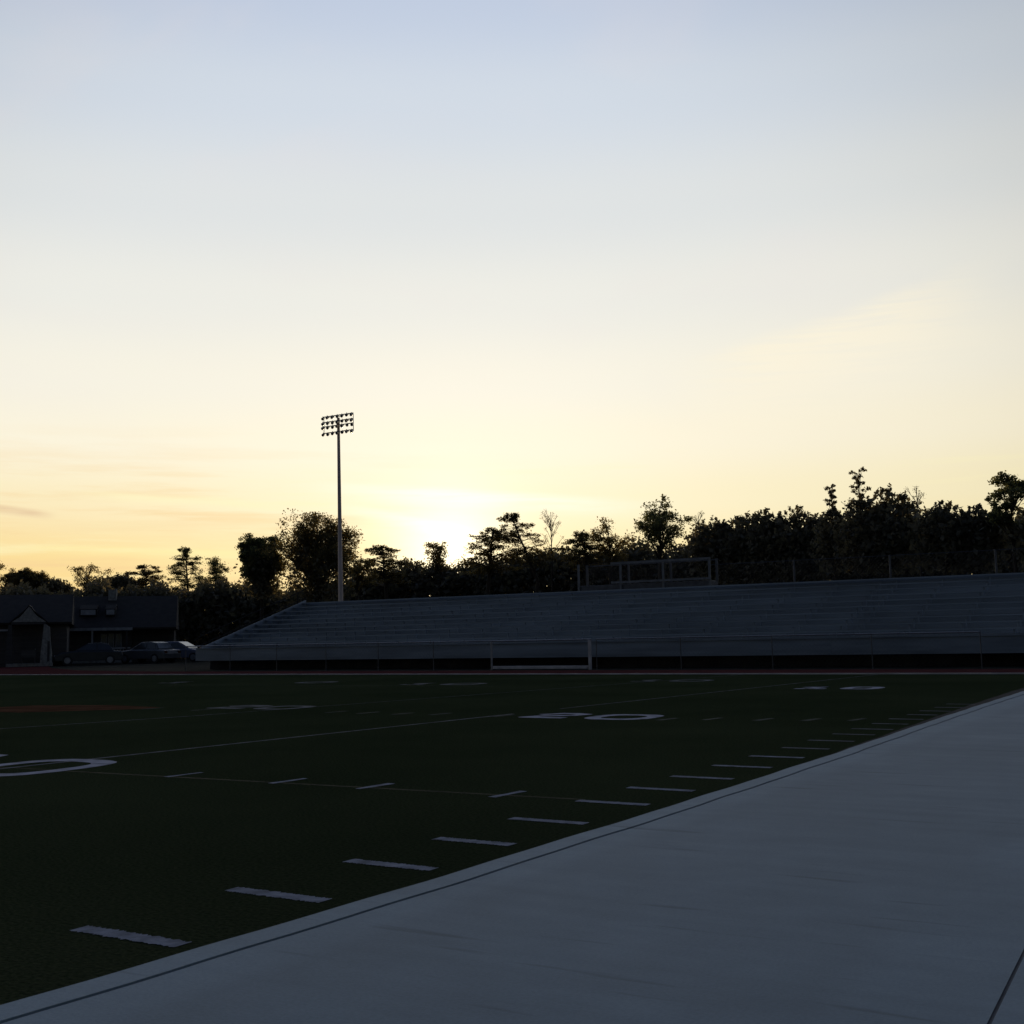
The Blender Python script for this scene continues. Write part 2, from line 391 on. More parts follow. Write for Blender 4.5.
sheet('running_track', [(-130, 34.96), (12, 34.96), (12, 39.3), (-44, 39.3), (-52, 41.5), (-60, 46), (-130, 96)], -.004, 'track')
struct(MB().box(-110, 12, 34.72, 34.95, -.03, .03).build('track_kerb', 'kerb'))

# ------------------------------------------------------------------ painted markings on the turf
rng = random.Random(5)
def ragged(b, x0, x1, y0, y1, z, j=.012, n=16):
    """a sprayed bar whose long edges wander"""
    vs = []
    for i in range(n + 1):
        x = x0 + (x1 - x0) * i / n
        vs += [(x, y0 + rng.uniform(-j, j), z), (x, y1 + rng.uniform(-j, j), z)]
    b.add(vs, [(2 * i, 2 * i + 2, 2 * i + 3, 2 * i + 1) for i in range(n)])
tick = MB(); faint = MB()
TK = [3.67, 4.60, 5.485, 6.33, 7.24, 8.215, 9.08, 9.94, 10.895, 11.85, 12.81, 13.78, 14.70, 15.55, 16.48, 17.40, 18.33]
for k in range(-4, 20):
    s = TK[k] if 0 <= k < 17 else 3.67 + .9144 * k
    e = float(np.interp(s, ES, EX))
    far = min(1, max(0, (k - 8) / 8))
    x0 = -4.575 + .08 * min(1, max(0, k / 4)) + rng.uniform(-.02, .02); x1 = -3.92 - .12 * far + rng.uniform(-.015, .015)
    ragged(tick if k < 10 else faint, x0, x1, s - .05, s + .05, .003, j=.010 if k < 4 else .006, n=70)
struct(tick.build('yard_ticks', 'paint', fix=False)); struct(faint.build('faded_yard_ticks', 'faded_white', fix=False))
def stroke(b, pts, wd, z=.003):
    for (xa, ya), (xb, yb) in zip(pts, pts[1:]):
        d = Vector((xb - xa, yb - ya)); l = d.length; d /= l; nn = Vector((-d.y, d.x)) * wd / 2; e = d * wd * .3
        z += .0003
        m_ = max(2, int(l / .15)); vs = []
        for i in range(m_ + 1):
            t = -wd * .3 + (l + wd * .6) * i / m_; j = rng.uniform(-.12, .12) * wd
            for s_ in (1, -1): vs.append((xa + d.x * t + nn.x * s_ * (1 + j), ya + d.y * t + nn.y * s_ * (1 + j), z))
        b.add(vs, [(2 * i + 1, 2 * i + 3, 2 * i + 2, 2 * i) for i in range(m_)])
def oval(b, cx, cy, wx, hy, th, z=.003, n=40):
    vs = []
    for k in range(n):
        a = 2 * PI * k / n; c, s_ = math.cos(a), math.sin(a)
        sq = (abs(c) ** 3 + abs(s_) ** 3) ** (-1 / 3)
        j = 1 + rng.uniform(-.015, .015)
        vs += [(cx + wx / 2 * c * sq * j, cy + hy / 2 * s_ * sq * j, z), (cx + (wx / 2 - th) * c * sq, cy + (hy / 2 - th * 1.15) * s_ * sq, z)]
    b.add(vs, [(2 * k, (2 * k + 2) % (2 * n), (2 * k + 3) % (2 * n), 2 * k + 1) for k in range(n)])
def digit(b, ch, cx, cy, wx, hy, th):
    x0, x1, y0, y1 = cx - wx / 2 + th / 2, cx + wx / 2 - th / 2, cy - hy / 2 + th / 2, cy + hy / 2 - th / 2
    if ch == '0': oval(b, cx, cy, wx, hy, th)
    elif ch == '1':
        stroke(b, [(cx, y0), (cx, y1)], th); stroke(b, [(x0, y0), (x1, y0)], th); stroke(b, [(cx, y1), (x0, y1 - .3)], th)
    elif ch == '2':
        stroke(b, [(x1, y0), (x0, y0), (x0 + .1, y0 + .25), (x1 - .08, cy + .1), (x1, cy + .35), (x1 - .2, y1), (x0 + .2, y1), (x0, y1 - .28)], th)
    elif ch == '3':
        stroke(b, [(x0, y0 + .25), (x0 + .2, y0), (x1 - .15, y0), (x1, y0 + .3), (x1 - .2, cy), (x0 + .35, cy)], th)
        stroke(b, [(x1 - .2, cy), (x1, y1 - .3), (x1 - .15, y1), (x0 + .2, y1), (x0, y1 - .25)], th)
num = MB()
digit(num, '3', -12.95, 8.25, 1.25, 1.55, .22); digit(num, '0', -11.00, 8.22, 1.30, 1.62, .21)
digit(num, '2', -9.56, 16.8, .86, 1.12, .22); digit(num, '0', -8.36, 16.78, 1.08, 1.2, .22)
digit(num, '1', -8.42, 26.5, .78, 1.15, .24); digit(num, '0', -7.40, 26.5, .86, 1.15, .24)
struct(num.build('field_numbers', 'bright_paint', fix=False))
num = MB()
digit(num, '2', -17.05, 17.45, .95, 1.1, .24); digit(num, '0', -15.95, 17.5, 1.0, 1.15, .2)
digit(num, '1', -20.1, 27.7, .9, 1.2, .24); digit(num, '0', -18.7, 27.7, 1.2, 1.2, .22)
digit(num, '1', -30.1, 28.0, .9, 1.2, .24); digit(num, '0', -24.6, 28.4, 1.2, 1.2, .22)
digit(num, '1', -14.2, 30.2, .8, 1.2, .2); digit(num, '0', -13.0, 30.2, 1.1, 1.2, .2)
struct(num.build('faded_numbers', 'faded_white', fix=False))
ln = MB()
def rline(b, p, q, wd, z):
    d = Vector((q[0] - p[0], q[1] - p[1])); l = d.length; d /= l; nn = Vector((-d.y, d.x)) * wd / 2; m_ = max(2, int(l / .4)); vs = []
    for i in range(m_ + 1):
        t = l * i / m_; j = rng.uniform(.75, 1.15)
        for s_ in (1, -1): vs.append((p[0] + d.x * t + nn.x * s_ * j, p[1] + d.y * t + nn.y * s_ * j, z))
    b.add(vs, [(2 * i + 1, 2 * i + 3, 2 * i + 2, 2 * i) for i in range(m_)])
rline(ln, (-11.35, 6.0), (-10.93, 11.6), .07, .002); rline(ln, (-10.93, 11.6), (-10.50, 17.0), .07, .002); rline(ln, (-10.4, 18.4), (-9.2, 34.5), .05, .002)
rline(ln, (-16.9, 11.0), (-15.9, 15.0), .06, .002); rline(ln, (-15.9, 15.0), (-13.2, 34.5), .04, .002)
struct(ln.build('touch_lines', 'faded_white', fix=False))
ln = MB(); rline(ln, (-30, 7.85), (-9.9, 8.12), .05, .0015); rline(ln, (-9.9, 8.12), (-4.5, 8.29), .05, .0015)
struct(ln.build('yard_lines', 'yellow', fix=False))
ln = MB()
for x in (-8.88, -7.55, -6.56, -5.21): rline(ln, (x - .02, 8.12), (x + .02, 8.54), .075, .003)
struct(ln.build('hash_marks', 'paint', fix=False))
ln = MB()
for x, y in ((-18.6, 16.55), (-17.16, 16.47), (-13.99, 16.6), (-13.22, 16.56), (-12.44, 16.5), (-11.73, 16.6), (-10.42, 16.5), (-7.53, 16.46), (-6.91, 16.7), (-6.16, 16.78), (-5.5, 16.9), (-4.9, 17.1)):
    rline(ln, (x - .02, y - .2), (x + .05, y + .3), .12, .003)
rline(ln, (-29, 26.3), (-17, 26.6), .05, .0015)
struct(ln.build('faded_hash_marks', 'faded', fix=False))
sheet('red_field_paint', [(-22.9, 15.3), (-21.6, 14.95), (-20.4, 14.9), (-19.4, 15.8), (-18.6, 16.5), (-18.75, 16.95), (-20.6, 17.3), (-22.5, 16.8)], .002, 'red')

# ------------------------------------------------------------------ chain-link fence with a gate in front of the stand
FY, FZ = 40.0, 1.13
def fence_run(name, x0, x1, label, group):
    t = thing(name, label, 'fence', ((x0 + x1) / 2, FY, 0), 0, group); cx = (x0 + x1) / 2
    n = max(2, round((x1 - x0) / 3.05))
    for i in range(n + 1):
        x = x0 + (x1 - x0) * i / n - cx
        MB().tube((x, 0, -.1), (x, 0, FZ + .03), .017, n=8).build('post', 'darksteel', t)
    MB().tube((x0 - cx, 0, FZ), (x1 - cx, 0, FZ), .024, n=8).build('top_rail', 'steel', t)
    b = MB(); st = .16; k = x0 - cx
    while k < x1 - cx - 1.0:
        b.tube((k, .012, .04), (k + 1.05, .012, FZ - .02), .0018, n=3, cap=False); b.tube((k + 1.05, -.012, .04), (k, -.012, FZ - .02), .0018, n=3, cap=False); k += st
    b.build('wire_mesh', 'wire', t, fix=False)
    return t
fence_run('chain_link_fence', -42.6, -25.62, 'grey chain-link fence run in front of the stand, left of the white frame', 'chain-link fence runs')
fence_run('chain_link_fence', -21.0, -7.4, 'grey chain-link fence run in front of the stand, right of the white frame', 'chain-link fence runs')
t = thing('gate', 'wide low gate frame with a thick white bottom bar between the two fence runs', 'gate', (-23.3, FY - .25, 0))
MB().box(-2.12, 2.05, -.05, .05, .035, .15).build('bottom_rail', 'white', t, bevel=.01)
MB().box(2.10, 2.20, -.05, .05, 0, 1.10).build('post', 'white', t, bevel=.01)
MB().box(-2.22, -2.16, -.03, .03, 0, 1.08).build('post', 'steel', t, bevel=.01)
MB().tube((-2.2, 0, 1.115), (2.22, 0, 1.115), .032, n=8).build('top_rail', 'steel', t)

# ------------------------------------------------------------------ the stand: rows of seat planks over closed risers
ROWS, TR, RI = 11, .72, .23
def stand(name, x0, x1, label, aisles, y0=42.0, rail=False):
    t = thing(name, label, 'bleachers', ((x0 + x1) / 2, y0, 0), 0, 'bleacher stands behind the fence'); cx = (x0 + x1) / 2
    a, b_ = x0 - cx, x1 - cx
    segs = []; s = a
    for q in [q - cx for q in aisles]: segs.append((s, q - .6)); s = q + .6
    segs.append((s, b_))
    fp = MB().box(a, b_, -.02, .03, .42, 1.02)
    fp.build('front_panel', 'alum2', t)
    for z in (.44, .72, .98): pass
    MB().box(a, b_, -.07, -.025, .985, 1.03).build('panel_cap', 'alum2', t)
    for i in range(ROWS):
        f = .60 + RI * i; y = .06 + TR * i
        r = MB()
        r.box(a, b_, y, y + TR - .02, f - .04, f)
        r.box(a, b_, y + TR - .018, y + TR, f - .04, f + RI - .045)
        sb = MB()
        for u, v in segs:
            xx = u
            while xx < v - .2:
                e = min(xx + 4.57, v); sb.box(xx, e - .012, y + .36, y + .62, f + .38 + rng.uniform(-.008, .008), f + .425); xx = e
            k = u + .4
            while k < v: r.box(k, k + .05, y + .52, y + .57, f + .002, f + .36); k += 1.8
        r.build('foot_board', 'riser', t); sb.build('seat_row', 'alum', t)
    for q in aisles:
        st = MB()
        for i in range(ROWS): st.box(q - cx - .5, q - cx + .5, .06 + TR * i + .3, .06 + TR * i + .62, .60 + RI * i + .003, .60 + RI * i + .13)
        st.build('aisle_steps', 'alum2', t)
    yt = .06 + TR * ROWS
    MB().box(a, b_, yt + .002, yt + .04, 2.2, 3.36).build('back_panel', 'riser', t)
    us = MB(); k = a + .3
    while k < b_:
        us.box(k, k + .1, 1.0, 1.1, 0, .55); us.box(k, k + .1, 3.9, 4.0, 0, 1.75); us.box(k, k + .1, 7.7, 7.8, 0, 2.85)
        us.tube((k + .05, 1.0, .66), (k + .05, 7.7, 2.72), .05, n=6); us.tube((k + .05, 4, .05), (k + .05, 7.7, 2.2), .03, n=5)
        k += 1.83
    MB().box(a, b_, .9, .93, -.02, .72).build('under_stand_shade', 'shade_rail_dark', t)  # shade beneath the seating, put in as a dark sheet
    us.build('understructure', 'darksteel', t, fix=False)
    if rail:
        MB().prism([(-.02, .42), (yt, 2.2), (yt, 3.50), (-.02, .95)], 'x', a - .045, a - .012).build('end_panel', 'riser', t)
        xx = a - .03
        for zz in (.95, .5):
            MB().tube((xx, .1, .6 + zz), (xx, yt, .6 + RI * ROWS + zz), .02, n=6).build('end_rail', 'shade_rail_dark', t)
        for i in range(0, ROWS + 1, 2): MB().tube((xx, .1 + TR * i, .6 + RI * i), (xx, .1 + TR * i, 1.55 + RI * i), .02, n=6).build('rail_post', 'shade_rail_dark', t)
    return t
stand('bleacher_stand', -44.0, -12.75, 'long main stand of grey metal bench rows behind the fence', (), rail=True)
stand('bleacher_stand', -12.746, 7.0, 'shorter stand of grey metal bench rows cut off by the right edge of the picture', ())

# ------------------------------------------------------------------ railed viewing platform and rear guard fence along the top of the stand
t = thing('viewing_platform', 'railed viewing platform standing above the top row of the long stand', 'platform', (-24.0, 50.5, 0))
MB().box(-3.4, 3.34, 0, .9, 3.18, 3.62).build('deck', 'darksteel', t, bevel=.02)
for x in (-3.35, -1.12, 1.05, 3.32):
    MB().box(x - .05, x + .05, -.06, .0, 3.2, 4.64).build('rail_post', 'rail_steel', t)
    MB().box(x - .05, x + .05, 0.80, .88, 3.63, 4.64).build('rail_post', 'darksteel', t)
    MB().box(x - .08, x + .08, .3, .46, 0, 3.17).build('support_leg', 'darksteel', t)
MB().box(-1.6, 3.4, -.10, -.063, 4.56, 4.66).build('top_rail', 'rail_steel', t)
MB().box(-1.6, 3.4, -.10, -.063, 3.66, 3.76).build('bottom_rail', 'rail_steel', t)
MB().box(-3.4, 3.4, 0.885, .92, 4.56, 4.62).build('top_rail', 'darksteel', t)
b = MB(); k = -3.35
while k < 2.4:
    b.tube((k, -.03, 3.7), (k + .95, -.03, 4.65), .003, n=3, cap=False); b.tube((k + .95, -.02, 3.7), (k, -.02, 4.65), .003, n=3, cap=False); k += .12
b.build('wire_mesh', 'wire', t, fix=False)
t = thing('rear_guard_fence', 'tall thin posts and wire along the top of the stands, right of the viewing platform', 'fence', (-8, 50.3, 0))
for x in (-16.73, -12.66, -8.55, -4.4, -.3, 3.8):
    MB().tube((x + 8, 0, 2.3), (x + 8, 0, 4.33), .045, n=8).build('post', 'darksteel', t)
MB().tube((-12.6, 0, 4.3), (14, 0, 4.3), .012, n=6).build('top_wire', 'darksteel', t)
b = MB(); k = -12.6
while k < 13:
    b.tube((k, 0, 3.4), (k + .9, 0, 4.3), .0025, n=3, cap=False); b.tube((k + .9, .01, 3.4), (k, .01, 4.3), .0025, n=3, cap=False); k += .16
b.build('wire_mesh', 'wire', t, fix=False)

# ------------------------------------------------------------------ floodlight tower
t = thing('floodlight_tower', 'tall floodlight tower with four rows of lamps standing behind the left end of the stand', 'light tower', (-44.05, 53.0, 0))
MB().path([(0, 0, -.3), (0, 0, 4), (0, 0, 9), (0, 0, 14.05)], [.150, .135, .105, .078], n=14).build('pole', 'pole', t, smooth=False)
MB().tube((0, 0, 0), (0, 0, .12), .34, .30, n=14).build('base_collar', 'steel', t)
rowz = (14.18, 13.86, 13.60, 13.22)
for z in rowz:
    MB().box(-1.03, 1.15, -.15, -.09, z - .022, z + .022).build('cross_arm', 'darksteel', t)
for x in (-1.0, 1.12): MB().box(x - .015, x + .015, -.08, -.055, 13.2, 14.2).build('side_strut', 'darksteel', t)
for z in rowz: MB().box(-.10, .10, -.088, .10, z - .05, z - .03).build('arm_bracket', 'darksteel', t)
def flood():
    b = MB(); n = 14
    prof = [(.02, .02), (.045, 0), (.066, -.04), (.080, -.09), (.086, -.138)]      # radius, along -Y
    vs = []; fs = []
    for r_, y in prof:
        for k in range(n): vs.append((r_ * math.cos(2 * PI * k / n), y, r_ * math.sin(2 * PI * k / n)))
    for i in range(len(prof) - 1):
        for k in range(n): fs.append((i * n + k, i * n + (k + 1) % n, (i + 1) * n + (k + 1) % n, (i + 1) * n + k))
    fs.append(tuple(range(n)))
    b.add(vs, fs)
    b.box(-.01, .01, -.06, .0, .06, .13); b.box(-.04, .04, -.02, .07, -.035, .035)
    return b
lens = MB().tube((0, -.126, 0), (0, -.132, 0), .083, n=14)
f0 = flood().build('floodlight', 'lamp', t); l0 = lens.build('lens', 'glass', f0)
first = True
for z in rowz:
    for i in range(7):
        if first: f = f0; first = False
        else:
            f = f0.copy(); COL.objects.link(f); f.parent = t
            l = l0.copy(); COL.objects.link(l); l.parent = f
        f.location = (-.92 + .345 * i, -.20, z - .085 + rng.uniform(-.015, .015))
        f.rotation_euler = (R(24 + rng.uniform(-5, 5)), 0, R(rng.uniform(-28, 28)))
t.rotation_euler = (0, R(-.6), R(2))

# ------------------------------------------------------------------ houses beyond the far corner (local x to the right, y away from the field)
h = thing('low_house', 'low dark house with a pale eave board, porch posts and two small roof dormers', 'house', (-71.1, 58.4, 0), .80)
MB().box(-2.55, 2.25, .9, 7, 0, 2.42).build('wall', 'wall', h)
rf = MB().prism([(-.25, 2.50), (4.2, 4.95), (8.6, 2.50), (8.6, 2.38), (-.25, 2.38)], 'x', -2.9, 5.4).build('roof', 'roof', h)
MB().prism([(1.2, 3.40), (1.2, 3.92), (2.0, 4.25), (3.2, 4.25)], 'x', -1.45, -.25).build('dormer', 'roof', rf)
MB().box(-1.36, -.34, 1.17, 1.196, 3.5, 3.86).build('dormer_window', 'trim', rf)
MB().prism([(1.2, 3.40), (1.2, 3.92), (2.0, 4.25), (3.2, 4.25)], 'x', .35, 1.05).build('dormer', 'roof', rf)
MB().box(.42, .98, 1.17, 1.196, 3.5, 3.86).build('dormer_window', 'trim', rf)
MB().box(.35, .95, 3.6, 4.2, 4.3, 5.45).build('chimney', 'stone', rf)
MB().box(-2.9, 2.35, -.30, -.255, 2.32, 2.52).build('eave_board', 'trim', h)
for x, m_ in ((-.42, 'trim'), (1.95, 'wall'), (-2.5, 'wall')): MB().box(x - .06, x + .06, -.2, -.08, 0, 2.31).build('porch_post', m_, h)
for x in (.12, .62, 1.15):
    f = MB().box(x - .04, x + .38, .86, .896, .95, 2.1).build('window', 'trim', h)
    MB().box(x, x + .34, .845, .858, 1.0, 2.05).build('pane', 'glass', f)
d = MB().box(-1.6, -.75, .86, .896, .15, 2.15).build('door', 'wall2', h); MB().tube((-.84, .83, 1.1), (-.84, .858, 1.1), .03).build('handle', 'steel', d)
pr = MB().box(-.36, 2.2, -.18, -.10, 1.0, 1.1)
for k in range(12): pr.box(-.3 + .2 * k, -.26 + .2 * k, -.16, -.12, .2, 1.0)
pr.build('porch_railing', 'trim', h)
MB().box(-2.7, 2.3, -.3, .898, 0, .18).build('porch_floor', 'stone', h)
wg = MB().box(2.26, 5.2, 1.6, 7, 0, 2.52).build('garage_wall', 'wall2', h)
g = MB().box(2.6, 4.9, 1.56, 1.597, .02, 2.05)
g.build('garage_door', 'wall', h)
MB().box(2.37, 5.4, -.29, -.25, 2.36, 2.50).build('eave_board', 'roof', h)

h = thing('porch_house', 'dark house with a small pale gable over its porch and a flared stone pillar', 'house', (-67.5, 49.9, 0), .88)
MB().box(-4.5, 2.3, 1.4, 8, 0, 2.75).build('wall', 'wall2', h)
MB().prism([(.9, 2.85), (4.7, 4.8), (8.5, 2.85), (8.5, 2.72), (.9, 2.72)], 'x', -4.8, 2.6).build('roof', 'roof', h)
gb = MB().prism([(-1.02, 2.86), (-.5, 3.22), (0, 3.86), (.5, 3.24), (1.05, 2.86)], 'y', -.02, .02).build('gable', 'stone', h)
MB().prism([(-1.2, 2.80), (-.55, 3.26), (0, 3.98), (.55, 3.28), (1.2, 2.80), (1.1, 2.78), (0, 3.875), (-1.1, 2.78)], 'y', .03, 2.6).build('porch_roof', 'roof', h)
MB().box(-1.05, 1.05, -.04, .1, 2.70, 2.84).build('porch_beam', 'wall', h)
MB().prism([(.72, 0), (1.46, 0), (1.42, .9), (1.32, 1.7), (1.28, 2.5), (1.05, 2.69), (.92, 2.69), (.86, 1.9), (.76, .9)], 'y', -.12, .35).build('pillar', 'stone', h)
MB().box(1.16, 1.30, -.135, -.122, .3, 1.6).build('pillar_panel', 'wall', h)
MB().prism([(-1.34, 0), (-.9, 0), (-.95, 1.7), (-1.0, 2.69), (-1.2, 2.69), (-1.3, 1.7)], 'y', -.1, .33).build('pillar', 'wall', h)
d = MB().box(-.45, .45, 1.36, 1.397, .2, 2.2).build('door', 'wall', h); MB().tube((.36, 1.33, 1.1), (.36, 1.358, 1.1), .03).build('handle', 'steel', d)
f = MB().box(-3.4, -1.9, 1.36, 1.397, .9, 2.1).build('window', 'trim', h); MB().box(-3.32, -1.98, 1.34, 1.358, .98, 2.02).build('pane', 'glass', f)
MB().box(-1.3, 1.5, -.2, 1.396, 0, .2).build('porch_floor', 'stone', h)
MB().box(-4.8, -1.3, .86, .898, 2.3, 2.42).build('eave_board', 'trim', h)

t = thing('bench', 'small pale bench on the porch beside the flared pillar', 'bench', (-67.0, 49.55, .2), .88)
MB().box(-.45, .45, -.2, .2, .40, .46).build('seat', 'wall2', t); MB().box(-.45, .45, .2, .25, .48, .85).build('backrest', 'wall2', t)
for x in (-.4, .36): MB().box(x, x + .05, -.17, .15, 0, .398).build('leg', 'wall2', t)

# ------------------------------------------------------------------ parked cars
def car(label, paint, loc, rz, hatch=False):
    t = thing('parked_car', label, 'car', loc, rz, 'cars parked beyond the far corner of the track')
    # side profile of the lower body, length along x, facing +x
    low = [(-2.12, .30), (-2.15, .62), (-2.05, .86), (-1.3, .92), (.85, .93), (1.75, .82), (2.08, .68), (2.15, .45), (2.08, .28)]
    b = MB(); n = len(low); vs = []
    for y, k in ((-.86, 0.97), (-.80, 1), (.80, 1), (.86, .97)):
        vs += [(x * k, y, .28 + (z - .28) * (1 if abs(y) < .85 else .9)) for x, z in low]
    fs = []
    for i in range(3):
        for k in range(n): fs.append((i * n + k, i * n + (k + 1) % n, (i + 1) * n + (k + 1) % n, (i + 1) * n + k))
    fs += [tuple(range(n)), tuple(range(3 * n, 4 * n))]
    b.add(vs, fs); b.build('body', paint, t, bevel=.03)
    xr = -2.0 if hatch else -1.55
    cab = [(xr, .90), (xr + .35, 1.36), (-.75, 1.44), (.05, 1.42), (.95, .92)]
    b = MB(); m_ = len(cab); vs = []
    for y, z_ in ((-.78, 0), (.78, 0)):
        for x, z in cab: vs.append((x, y * (1 if z < 1 else .80), z))
    b.add(vs, [(k, (k + 1) % m_, m_ + (k + 1) % m_, m_ + k) for k in range(m_)] + [tuple(range(m_)), tuple(range(m_, 2 * m_))])
    b.build('roof', paint, t, bevel=.03)
    for s in (-1, 1):
        for xa, xb, ya, yb in ((xr + .38, -.55, xr + .18, -.55), (-.45, .05, -.45, .72)):
            w_ = MB(); q = [(ya, .96), (yb, .96), (xb, 1.36), (xa, 1.33)]
            yy = lambda z: s * (.785 - (z - .92) * .31 + .012)
            vs = [(x, yy(z), z) for x, z in q] + [(x, yy(z) - s * .008, z) for x, z in q]
            w_.add(vs, [(0, 1, 2, 3), (7, 6, 5, 4)] + [(k, (k + 1) % 4, 4 + (k + 1) % 4, 4 + k) for k in range(4)])
            w_.build('window', 'carglass', t)
    for xa, za, xb, zb, nm in ((.90, .97, .14, 1.39, 'windscreen'), (xr + .03, .97, xr + .32, 1.34, 'rear_window')):
        dx = .012 if nm == 'windscreen' else -.012
        w_ = MB(); vs = [(xa + dx, -.70, za + .012), (xa + dx, .70, za + .012), (xb + dx, .58, zb + .012), (xb + dx, -.58, zb + .012)]
        w_.add(vs, [(0, 1, 2, 3)]); w_.build(nm, 'carglass', t)
    for x in (-1.32, 1.32):
        for s in (-1, 1):
            wh = MB().tube((x, s * .70, .32), (x, s * .88, .32), .32, n=18).build('wheel', 'rubber', t)
            MB().tube((x, s * .881, .32), (x, s * .893, .32), .2, n=14).build('rim', 'steel', wh)
    for s in (-1, 1):
        MB().box(2.06, 2.13, s * .62 - .16, s * .62 + .16, .55, .68).build('headlight', 'trim', t)
        MB().box(-2.14, -2.06, s * .66 - .13, s * .66 + .13, .62, .80).build('tail_light', 'red', t)
    return t
car('pale silver parked car in front of the garage end of the low house', 'car_silver', (-64.35, 57.05, 0), .85 + PI - .75)
car('bluish white parked car right of the silver one, near the left end of the stand', 'car_blue', (-65.1, 60.7, 0), .80 - .45, True)
car('dark parked car in front of the porch of the low house', 'car_dark', (-65.8, 53.3, 0), .88 + PI)
t = thing('sign_post', 'small pale sign on a post beside the garage of the low house', 'sign', (-73.9, 63.9, 0), .86)
MB().tube((0, 0, 0), (0, 0, 1.5), .03).build('post', 'steel', t); MB().box(-.16, .16, -.045, -.032, 1.0, 1.5).build('panel', 'trim', t)

# ------------------------------------------------------------------ trees
def leaf_mesh(name, P, size, rs, m, parent, flat=0.0):
    """many small diamond-shaped leaf sprays at the points P"""
    n = len(P)
    a = rs.normal(size=(n, 3)); a[:, 2] *= (1 - flat); a /= np.linalg.norm(a, axis=1)[:, None]
    c = rs.normal(size=(n, 3)); c[:, 2] *= (1 - flat); b = np.cross(a, c); b /= np.linalg.norm(b, axis=1)[:, None]
    if flat: b = np.cross(np.cross(a, [0, 0, 1.0]) + 1e-6, a) * .25 + np.cross(a, [0, 0, 1.0]); b /= np.linalg.norm(b, axis=1)[:, None] + 1e-9
    s = (size * rs.uniform(.55, 1.3, n))[:, None]
    V = np.stack([P + a * s, P + b * s * .55, P - a * s, P - b * s * .55], 1).reshape(-1, 3)
    me = bpy.data.meshes.new(name)
    me.vertices.add(4 * n); me.vertices.foreach_set('co', V.astype(np.float32).ravel())
    me.loops.add(4 * n); me.loops.foreach_set('vertex_index', np.arange(4 * n, dtype=np.int32))
    me.polygons.add(n); me.polygons.foreach_set('loop_start', np.arange(0, 4 * n, 4, dtype=np.int32))
    try: me.polygons.foreach_set('loop_total', np.full(n, 4, dtype=np.int32))
    except Exception: pass
    me.update(); me.validate()
    me.materials.append(M[m])
    o = bpy.data.objects.new(name, me); COL.objects.link(o); o.parent = parent
    return o
def ball(rs, n, p=.5):
    d = rs.normal(size=(n, 3)); d /= np.linalg.norm(d, axis=1)[:, None]
    return d * (rs.uniform(0, 1, n) ** p)[:, None]
